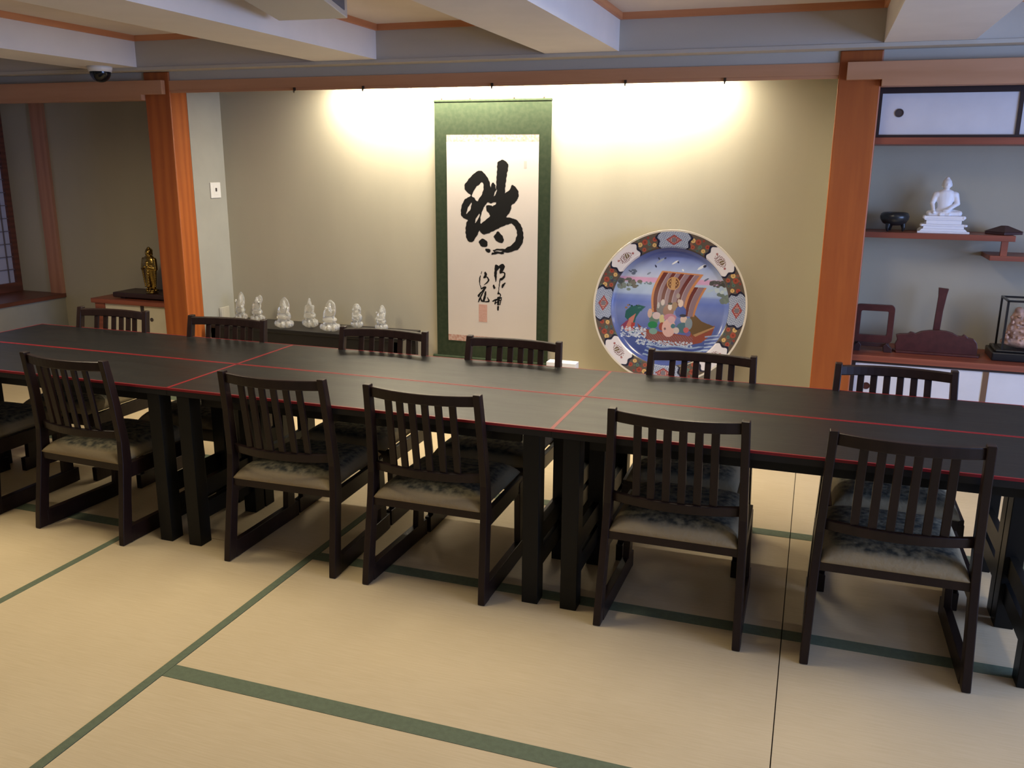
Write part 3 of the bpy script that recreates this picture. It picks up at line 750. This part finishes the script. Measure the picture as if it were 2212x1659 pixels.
# passengers: a huddle of robed people, plain patches of colour
for px, py, sx_, sy_, c in ((860, 860, 46, 62, (110, 106, 110)), (870, 800, 18, 30, (196, 178, 172)), (930, 880, 52, 60, (150, 104, 88)), (942, 840, 20, 30, (214, 196, 186)), (940, 808, 22, 12, (40, 34, 36)), (985, 830, 26, 40, (150, 116, 84)), (1045, 880, 52, 56, (60, 82, 160)), (1040, 800, 24, 36, (218, 188, 172)), (800, 960, 46, 60, (96, 124, 108)), (790, 1020, 46, 34, (30, 130, 76)), (820, 930, 40, 34, (204, 178, 178)), (755, 910, 22, 44, (204, 168, 152)), (875, 960, 26, 44, (202, 186, 128)), (880, 1030, 30, 40, (160, 70, 50)), (950, 940, 60, 36, (186, 116, 140)), (945, 1040, 64, 86, (220, 172, 160)), (965, 960, 36, 34, (206, 160, 166)), (1080, 950, 32, 36, (214, 184, 166)), (1070, 915, 32, 14, (38, 42, 66)), (1080, 1030, 62, 50, (72, 112, 122)), (1020, 1060, 26, 30, (206, 186, 176)), (1130, 990, 34, 56, (128, 142, 152)), (1110, 1050, 26, 26, (196, 92, 92)), (800, 1080, 40, 30, (120, 160, 146)), (985, 1020, 22, 22, (66, 118, 128)), (1010, 730, 18, 26, (160, 138, 130)), (910, 1050, 10, 12, (130, 96, 100)), (1020, 780, 12, 20, (196, 176, 160)), (1130, 1090, 26, 18, (112, 92, 150)), (830, 830, 12, 30, (180, 172, 172))):
    dx = (X*727+932-px)/sx_; dz = (840-Z*730-py)/sy_
    paint(dx*dx+dz*dz < 1, c, inner)
# foam and waves
blobs(20, 150, 490, 730, 1050, 1150, 4, 12, [(206, 212, 224), (190, 200, 220), (172, 186, 210)], lim=(Z*730 < 840-1000-(X*727)*.22))
blobs(21, 200, 640, 1180, 1165, 1215, 4, 11, [(200, 208, 220), (176, 190, 212)])
y2 = 840-Z*730; x2 = X*727+932
wv_ = (np.sin((y2-1200+12*np.sin(x2*.02))*.16+np.sin(x2*.011)*2) > .35) & (y2 > 1195) & (y2 < 1330+0*x2) & (x2 > 760-.4*(y2-1200))
paint(wv_, (150, 172, 204), inner)
paint((np.sin((y2-1100)*.19+x2*.035) > .45) & (y2 > 1080) & (x2 > 1290), (152, 170, 204), inner)
lum = col.mean(axis=1, keepdims=True); col = (col*.86+lum*.14)*.72
me = po.data; ca_ = me.color_attributes.new('glaze', 'FLOAT_COLOR', 'POINT')
buf = np.ones((len(me.vertices), 4), np.float32); buf[:, :3] = col; ca_.data.foreach_set('color', buf.ravel())
gm = bpy.data.materials.new('plate_glaze'); gm.use_nodes = True; nt = gm.node_tree
an = nt.nodes.new('ShaderNodeAttribute'); an.attribute_name = 'glaze'
bb = nt.nodes['Principled BSDF']; nt.links.new(an.outputs['Color'], bb.inputs['Base Color']); bb.inputs['Roughness'].default_value = .12
bb.inputs['Specular IOR Level'].default_value = .6
M['plate_glaze'] = gm; me.materials.clear(); me.materials.append(gm)
tag(pl, 'large round porcelain plate painted with a sailing ship, leaning upright in the alcove', 'plate')
# low wooden easel that carries the plate
zb = pc.z-R_*math.cos(math.radians(12)); yb = pc.y-R_*math.sin(math.radians(12))
es = empty('plate_stand', (pc.x, yb, .15))
MB().box(-.20, .20, -.05, .16, 0, .025).build('base', 'rosewood_dark', es, bevel=.003)
for s in (-1, 1):
    a = .16*s; hz = pc.z-math.sqrt(max(0, R_*R_-a*a))*math.cos(math.radians(12))-.15
    MB().prism([(-.035, .025), (.05, .025), (.05, hz-.012), (.036, hz+.05), (.024, hz+.05), (.026, hz-.012), (-.006, hz-.012), (-.012, hz+.02), (-.035, hz+.02)], 0, a-.012, a+.012).build('arm', 'rosewood_dark', es)
tag(es, 'low dark wooden easel holding the big painted plate', 'stand')
# white box beside it
wb = at(1211, 785, 1, 5.02)
tag(B('box', 'white_card', at(1180, 785, 1, 5.02).x, at(1243, 785, 1, 5.02).x, 5.02, 5.10, .15, at(1211, 784, 1, 5.02).z, bevel=.002), 'small white box on the alcove floor between scroll and plate', 'box')

# ================================================================== CRYSTAL FIGURES ON THE BLACK STAND
st = empty('display_stand', (-3.14, 5.09, .15))
MB().box(-.755, .70, -.16, .16, .235, .26).build('tabletop', 'black_lacquer_stand', st, bevel=.003)
MB().box(-.74, .685, -.145, -.125, .10, .235).build('apron', 'black_lacquer_stand', st)
for sx_ in (-.74, .64):
    for sy_ in (-.145, .105): MB().box(sx_, sx_+.045, sy_, sy_+.04, 0, .235).build('leg', 'black_lacquer_stand', st)
tag(st, 'long low black stand carrying the row of clear crystal figures', 'stand')
def crystal(k, wid, hh):
    r = empty('crystal_figurine', (0, 0, 0)); rd = random.Random(k*5+1)
    b = MB()
    b.ball((0, 0, .022), (wid*.48, wid*.34, .022))
    for i in range(9):
        t = 2*PI*i/9; b.ball((wid*.40*math.cos(t), wid*.28*math.sin(t), .028), (wid*.12, wid*.12, .018), 10, 7)
    b.ball((0, 0, .044), (wid*.36, wid*.27, .018))
    b.build('lotus_base', 'crystal', r, remesh=.0035)
    f = MB(); f.ball((0, 0, .070), (wid*.36, wid*.26, .022))
    f.ball((-wid*.2, -.01, .066), (wid*.16, .018, .014)); f.ball((wid*.2, -.01, .066), (wid*.16, .018, .014))
    f.ball((0, .002, .10), (wid*.23, .022, .036)); f.limb((-wid*.22, 0, .118), (-wid*.25, -.012, .082), .011, .009); f.limb((wid*.22, 0, .118), (wid*.22, -.014, .082), .011, .009)
    f.limb((-wid*.22, -.012, .082), (0, -.022, .08), .009, .008); f.limb((wid*.22, -.014, .082), (0, -.022, .08), .009, .008)
    f.ball((0, -.002, .138), (.014, .0145, .018)); f.ball((0, 0, .158), (.009, .009, .009))
    if k % 2 == 0: f.ball((0, .014, .13), (wid*.30, .008, .055)); f.ball((0, .014, .165), (wid*.16, .007, .022))     # halo behind
    if k % 3 == 1: f.ball((.02, .010, .15), (.02, .01, .028)); f.limb((wid*.25, -.01, .09), (wid*.34, -.012, .15), .006, .005)
    if k % 3 == 2: f.ball((wid*.30, -.008, .075), (.018, .014, .026)); f.ball((-.005, .012, .12), (.034, .01, .05))
    for i in range(8): f.ball((rd.uniform(-.03, .03), rd.uniform(-.02, 0), rd.uniform(.06, .14)), rd.uniform(.005, .010), 8, 6)
    f.build('seated_figure', 'crystal', r, remesh=.0032)
    s = hh/.170; r.scale = (1, 1, s)
    return r
CR = [(-3.755, 5.12, .095, .185, 'first from the left, half hidden at the alcove corner'), (-3.602, 5.097, .105, .185, 'second from the left, above the back chair rail'),
      (-3.318, 4.985, .135, .190, 'third from the left, with a wide lotus base'), (-3.167, 5.065, .115, .205, 'tallest, at the middle of the row'),
      (-2.972, 4.990, .140, .190, 'closest to the stand front edge, with a side lobe'), (-2.872, 5.169, .090, .165, 'slim one second from the right'),
      (-2.672, 5.139, .090, .155, 'rightmost and shortest of the row')]
for k, (x, y, wd, hh, lb) in enumerate(CR):
    o = crystal(k, wd, hh); o.location = (x, y, .4101)
    tag(o, 'clear crystal seated figurine, '+lb, 'figurine', 'crystal figurines on the black stand')

# ================================================================== LEFT CABINET, TRAY, GOLD FIGURE
lc = empty('low_cabinet', (-4.52, 5.1, .09))
rel(MB().box(-4.908, -4.14, 4.95, 5.298, .497, .530), lc).build('cabinet_top', 'red_board', lc, bevel=.004)
rel(MB().box(-4.885, -4.802, 4.965, 5.29, .10, .497).box(-4.802, -4.14, 5.0, 5.29, .10, .14), lc).build('cabinet_frame', 'red_board', lc)
for a, b in ((-4.800, -4.484), (-4.458, -4.142)):
    d = rel(MB().box(a, b, 4.972, 4.988, .14, .497), lc).build('sliding_door', 'fusuma_cream', lc)
    rel(MB().sweep([[(a+.06+.014*math.cos(t*PI/8), yy, .40+.014*math.sin(t*PI/8)) for t in range(16)] for yy in (4.969, 4.973)]), lc).build('pull', 'pull_metal', d)
rel(MB().box(-4.484, -4.458, 4.966, 4.990, .14, .497), lc).build('door_stile', 'black_frame', lc)
tag(lc, 'low red-brown cabinet with cream sliding doors left of the left pillar', 'cabinet')
tr = empty('wooden_tray', (-4.50, 5.11, .5302))
MB().prism([(-.25, -.11), (.26, -.11), (.26, .12), (-.25, .12)], 2, .010, .045).build('tray_board', 'rosewood_dark', tr, bevel=.006)
MB().box(-.20, -.16, -.09, .10, 0, .012).box(.16, .20, -.09, .10, 0, .012).build('foot', 'rosewood_dark', tr)
tag(tr, 'dark wooden tray board lying on the low cabinet under the gold figurine', 'tray')
gx = at(329, 632, 1, 5.06)
gf = empty('gold_figurine', (gx.x, 5.06, .5752))
g1 = MB().lathe([(0, 0), (.040, 0), (.044, .006), (.036, .012), (.040, .020), (.030, .028), (0, .028)], n=28)
for i in range(10): g1.ball((.034*math.cos(2*PI*i/10), .034*math.sin(2*PI*i/10), .020), (.012, .012, .010), 8, 6)
g1.build('lotus_base', 'gold_bronze', gf, smooth=True)
g2 = MB()
for k_ in range(26):
    z = .036+.0086*k_; rx = float(np.interp(z, (.036, .07, .12, .18, .215, .24, .255), (.036, .042, .050, .055, .056, .050, .034)))
    g2.ball((0, 0, z), (rx, rx*.62, .020))
for s_ in (-1, 1):
    g2.limb((s_*.046, -.002, .238), (s_*.056, -.008, .175), .016, .015); g2.limb((s_*.056, -.008, .175), (s_*.016, -.038, .190), .013, .009)
    g2.limb((s_*.052, -.012, .172), (s_*.044, -.010, .050), .012, .007); g2.ball((s_*.014, -.026, .034), (.010, .016, .007))
g2.limb((0, -.026, .215), (0, -.024, .060), .016, .022)
g2.ball((0, 0, .262), (.016, .016, .016)); g2.ball((0, -.003, .286), (.0235, .024, .027)); g2.ball((0, .005, .298), (.027, .025, .022)); g2.ball((-.022, .004, .282), (.008, .010, .016)); g2.ball((.022, .004, .282), (.008, .010, .016)); g2.ball((0, .003, .319), (.012, .012, .009))
g2.ball((0, -.026, .284), (.0035, .005, .006), 8, 6)
g2.build('robed_figure', 'gold_bronze', gf, remesh=.0030)
tag(gf, 'standing gold robed figurine on the dark tray beside the left pillar', 'figurine')

# ================================================================== RIGHT ALCOVE
YF = 4.90
uc = empty('wall_cabinet', (1.0, YF, 1.60))
rel(MB().box(.234, 3.3, 4.885, 5.298, 1.600, 1.633), uc).build('cabinet_base', 'red_board', uc, bevel=.002)
rel(MB().box(.234, 3.3, YF, 4.93, 1.842, 1.870).box(.234, .252, YF, 4.93, 1.633, 1.842).box(.252, 3.3, YF, 4.93, 1.633, 1.646), uc).build('cabinet_frame', 'black_frame', uc)
for k, a in enumerate((.252, .878)):
    b = a+.606
    d = rel(MB().box(a, b, 4.912+.003*k, 4.925, 1.646, 1.842), uc).build('sliding_door', 'fusuma_white', uc)
    rel(MB().box(b-.0, b+.018, 4.905, 4.927, 1.646, 1.842), uc).build('door_stile', 'black_frame', uc)
    rel(MB().sweep([[(a+.085+r_*math.cos(t*PI/10), yy, 1.75+r_*math.sin(t*PI/10)) for t in range(20)] for yy, r_ in ((4.9125, .0205), (4.908, .0205), (4.908, .016), (4.911, .015))]), uc).build('pull', 'pull_metal', d, bevel=0)
rel(MB().box(1.50, 3.3, 4.912, 4.93, 1.646, 1.842), uc).build('side_panel', 'fusuma_white', uc)
tag(uc, 'hanging cabinet with white sliding doors and black frame at upper right', 'cabinet')

sh = empty('wall_shelf', (.6, 5.17, 1.13))
rel(MB().box(.226, .955, 5.05, 5.298, 1.128, 1.157), sh).build('shelf_board', 'red_board', sh, bevel=.002)
rel(MB().box(.848, 1.9, 5.05, 5.298, 1.030, 1.055), sh).build('shelf_board', 'red_board', sh, bevel=.002)
rel(MB().box(.895, .925, 5.055, 5.08, 1.055, 1.128), sh).build('shelf_post', 'red_board', sh)
tag(sh, 'staggered red-brown wall shelf in two levels at right', 'shelf')
e_ = empty('wooden_block', (.965, 5.16, 1.157))
e_.location = (.915, 5.16, 1.1572); e_.rotation_euler = (0, 0, math.radians(38))
MB().box(-.062, .062, -.062, .062, 0, .014).build('block_body', 'dark_lip', e_, bevel=.003)
MB().sweep([[(-.066, -.066, .014), (.066, -.066, .014), (.066, .066, .014), (-.066, .066, .014)], [(-.012, -.012, .044), (.012, -.012, .044), (.012, .012, .044), (-.012, .012, .044)]]).build('pyramid_lid', 'dark_lip', e_, bevel=.002)
tag(e_, 'small dark pointed wooden block on the right end of the shelf', 'ornament')

bx = at(1930, 496, 1, 5.12)
bo = empty('tripod_bowl', (bx.x, 5.13, 1.157)); bo.scale = (1.1, 1.1, 1.12)
MB().lathe([(0, .030), (.030, .030), (.052, .040), (.064, .058), (.066, .072), (.062, .083), (.055, .089), (.052, .089), (.054, .082), (.058, .070), (.054, .056), (.04, .046), (0, .040)], n=48).build('bowl', 'bowl_black', bo, smooth=True)
for i in range(3):
    t = PI/2+2*PI*i/3+.3; c, s = math.cos(t), math.sin(t)
    MB().limb((.040*c, .040*s, .040), (.044*c, .044*s, .018), .013, .009).limb((.044*c, .044*s, .018), (.042*c, .042*s, .006), .008, .006).build('foot', 'bowl_black', bo, remesh=.003)
tag(bo, 'small black three-footed bowl on the shelf left of the white figure', 'bowl')

wx = at(2034, 496, 1, 5.15)
wf = empty('buddha_statue', (wx.x, 5.15, 1.1572))
pd = MB().prism([(-.124, -.070), (.124, -.070), (.112, .07), (-.112, .07)], 2, 0, .010)
for z0, z1, w0, w1, dpt in ((.010, .022, .114, .103, .062), (.022, .036, .098, .096, .056), (.036, .046, .104, .100, .058), (.046, .066, .084, .084, .050), (.066, .074, .092, .096, .054), (.074, .088, .096, .090, .054)):
    pd.sweep([[(-w0, -dpt, z0), (w0, -dpt, z0), (w0, dpt, z0), (-w0, dpt, z0)], [(-w1, -dpt, z1), (w1, -dpt, z1), (w1, dpt, z1), (-w1, dpt, z1)]])
for s in (-1, 1):
    pd.ball((s*.103, -.050, .040), (.012, .012, .007), 8, 6); pd.ball((s*.092, -.045, .080), (.011, .012, .010), 10, 8)
pd.build('pedestal', 'white_porcelain', wf, bevel=.002)
b = MB()
b.ball((0, 0, .100), (.074, .044, .016))
for s_ in (-1, 1):
    b.limb((s_*.030, .01, .104), (s_*.072, -.012, .100), .020, .015)
    b.limb((s_*.068, -.020, .099), (-s_*.020, -.038, .096), .014, .010)
for k_ in range(17):
    z = .108+.0060*k_; b.ball((0, .004, z), (float(np.interp(z, (.108, .130, .150, .175, .196, .204), (.040, .034, .036, .044, .049, .040))), .026, .020))
for s_ in (-1, 1):
    b.ball((s_*.040, .004, .194), (.020, .019, .018))
    b.limb((s_*.047, .004, .194), (s_*.060, .002, .150), .0165, .013); b.ball((s_*.041, -.020, .249-.04), (.001, .001, .001), 6, 4)
b.limb((-.060, .002, .150), (-.054, -.028, .116), .012, .009); b.ball((-.052, -.036, .106), (.009, .012, .008))
b.limb((.060, .002, .150), (.016, -.034, .120), .012, .009); b.ball((.004, -.038, .116), (.018, .011, .007))
b.limb((0, .003, .205), (0, 0, .228), .015, .013)
b.ball((0, -.001, .248), (.0215, .024, .027)); b.ball((0, .004, .256), (.0225, .0245, .022)); b.ball((0, .004, .2775), (.011, .011, .008)); b.ball((0, -.006, .236), (.016, .016, .014))
b.ball((0, -.0245, .246), (.003, .0035, .006), 8, 6)
for s_ in (-1, 1): b.ball((s_*.0225, .002, .244), (.0035, .005, .011), 8, 6)
b.build('seated_figure', 'white_porcelain', wf, remesh=.0030)
tag(wf, 'white seated statue on a tiered pedestal on the right shelf', 'statue')

lcb = empty('sideboard', (1.2, 5.1, 0))
rel(MB().box(.235, 3.3, 4.895, 5.298, .492, .524), lcb).build('cabinet_top', 'red_board', lcb, bevel=.002)
rel(MB().box(.236, .256, 4.905, 4.935, .0, .492).box(.256, 3.3, 4.905, 4.935, .480, .492).box(.256, 3.3, 4.905, 4.935, .0, .10), lcb).build('cabinet_frame', 'black_frame', lcb)
a = .258
for k in range(4):
    b_ = a+.612
    d = rel(MB().box(a, b_, 4.912, 4.926, .10, .480), lcb).build('sliding_door', 'fusuma_white', lcb)
    rel(MB().box(b_, b_+.026, 4.908, 4.93, .10, .480), lcb).build('door_stile', 'stile_wood', lcb)
    if k == 0:
        pp = at(1871, 833, 1, 4.91)
        rel(MB().sweep([[(pp.x+r_*math.cos(t*PI/10), yy, pp.z+r_*math.sin(t*PI/10)) for t in range(20)] for yy, r_ in ((4.9125, .0185), (4.908, .0185), (4.908, .014), (4.911, .013))]), lcb).build('pull', 'rosewood', d)
    a = b_+.026
tag(lcb, 'long low cabinet with white sliding doors and red-brown top at right', 'cabinet')

# open square frame on a dark foot
def gp(u, v, Y): p = at(u, v, 1, Y); return (p.x, p.z)
Yq = 5.04
fx = at(1883, 740, 1, Yq).x
ff = empty('wooden_frame_ornament', (.335, Yq, .5242))
zt = gp(1883, 657, Yq)[1]-.5242; zb_ = gp(1883, 722, Yq)[1]-.5242
def rrect(w_, z0, z1, r_, n=5):
    out = []
    for cx_, cz_, a0 in ((w_-r_, z1-r_, 0), (-w_+r_, z1-r_, 90), (-w_+r_, z0+r_, 180), (w_-r_, z0+r_, 270)):
        for k in range(n+1): t = math.radians(a0+90*k/n); out.append((cx_+r_*math.cos(t), cz_+r_*math.sin(t)))
    return out
o1 = rrect(.098, .045, zt, .022); i1 = rrect(.068, .075+.012, zt-.034, .008)
n = len(o1); fm = MB(); vs = [(x, y, z) for y in (-.013, .013) for x, z in o1]+[(x, y, z) for y in (-.013, .013) for x, z in i1]
fs = []
for k in range(n):
    k2 = (k+1) % n
    fs += [(k, k2, 2*n+k2, 2*n+k), (n+k2, n+k, 3*n+k, 3*n+k2), (k2, k, n+k, n+k2), (2*n+k, 2*n+k2, 3*n+k2, 3*n+k)]
fm.add(vs, fs).build('square_ring', 'rosewood', ff, bevel=.002)
ft = MB()
ft.box(-.085, .085, -.018, .018, .026, .048)
for s in (-1, 1): ft.prism([(s*.060, 0), (s*.098, 0), (s*.100, .022), (s*.085, .034), (s*.070, .050), (s*.055, .034)], 1, -.035, .035)
ft.build('foot', 'rosewood_dark', ff, bevel=.002)
tag(ff, 'open red-brown square frame on a dark foot beside the right pillar', 'ornament')

# scalloped board with a flared paddle standing behind
Ys = 5.06
bd = empty('scalloped_stand', (at(2020, 770, 1, Ys).x, Ys, .5242))
out = [(1933, 765), (1933, 742), (1938, 733), (1935, 722), (1945, 720), (1962, 720), (1967, 716), (1974, 718), (1978, 720), (1990, 715), (2008, 713), (2030, 713), (2045, 715), (2058, 719), (2068, 725), (2078, 726), (2082, 722), (2088, 726), (2090, 729), (2103, 732), (2110, 741), (2111, 752), (2108, 768), (2095, 774), (2020, 771), (1950, 768)]
pts = [(gp(u, v, Ys)[0]-bd.location.x, max(0.0, gp(u, v, Ys)[1]-.5242)) for u, v in out]
MB().prism(pts, 1, -.014, .014).build('scalloped_panel', 'rosewood', bd, bevel=.003)
MB().prism([(-.20, -.04), (.20, -.04), (.215, .02), (.17, .05), (-.17, .05), (-.215, .02)], 2, 0, .012).build('base', 'rosewood', bd, bevel=.003)
tag(bd, 'dark red scalloped wooden stand with a wavy top on the cabinet', 'ornament')
Yd = 5.12
pdl = empty('wooden_paddle', (at(2022, 715, 1, Yd).x, Yd, .5365))
pts = [(gp(u, v, Yd)[0]-pdl.location.x, gp(u, v, Yd)[1]-.5365) for u, v in ((2028, 621), (2050, 624), (2046, 636), (2037, 672), (2030, 712), (2026, 745), (2012, 745), (2015, 712), (2022, 670), (2027, 640))]
zmin = min(z for x, z in pts); pts = [(x, z if z > zmin+.04 else .002) for x, z in pts]
MB().prism(pts, 1, -.010, .010).build('blade', 'rosewood', pdl, bevel=.002)
tag(pdl, 'slender red-brown paddle with flared top rising behind the scalloped stand', 'ornament')

# glass display case at the right edge
gc = empty('display_case', (1.125, 5.09, .5242))
MB().box(-.215, .215, -.105, .105, .0, .045).box(-.20, .20, -.095, .095, .045, .058).build('base', 'black_lacquer_stand', gc, bevel=.006)
for x in (-.17, .17):
    for y in (-.085, .085): MB().box(x-.005, x+.005, y-.005, y+.005, .058, .31).build('frame_post', 'black_lacquer_stand', gc)
tp_ = MB()
for z in (.305,):
    tp_.box(-.175, .175, -.09, -.08, z, z+.01).box(-.175, .175, .08, .09, z, z+.01).box(-.175, -.165, -.08, .08, z, z+.01).box(.165, .175, -.08, .08, z, z+.01)
tp_.build('top_frame', 'black_lacquer_stand', gc)
for y in (-.086, .086): MB().box(-.165, .165, y-.001, y+.001, .058, .305).build('glass_pane', 'clear_glass', gc)
for x in (-.171, .171): MB().box(x-.001, x+.001, -.08, .08, .058, .305).build('glass_pane', 'clear_glass', gc)
tag(gc, 'black framed glass display case at the right edge of the picture', 'display case')
cv = MB(); rd = random.Random(5)
cv.ball((0, 0, .03), (.13, .05, .035)); cv.ball((-.05, 0, .09), (.055, .035, .06)); cv.ball((-.055, -.005, .150), (.040, .025, .045)); cv.ball((-.06, -.005, .19), (.022, .02, .022))
cv.ball((.06, 0, .08), (.05, .035, .06)); cv.ball((.08, 0, .14), (.03, .025, .05))
for i in range(110): cv.ball((rd.uniform(-.11, .11), rd.uniform(-.050, -.022), rd.uniform(.015, .17)), rd.uniform(.005, .011), 8, 6)
o = cv.build('stone_carving', 'stone_pink', remesh=.003, loc=(1.085, 5.09, .584)); 
tag(o, 'pinkish carved stone ornament inside the glass display case', 'ornament')
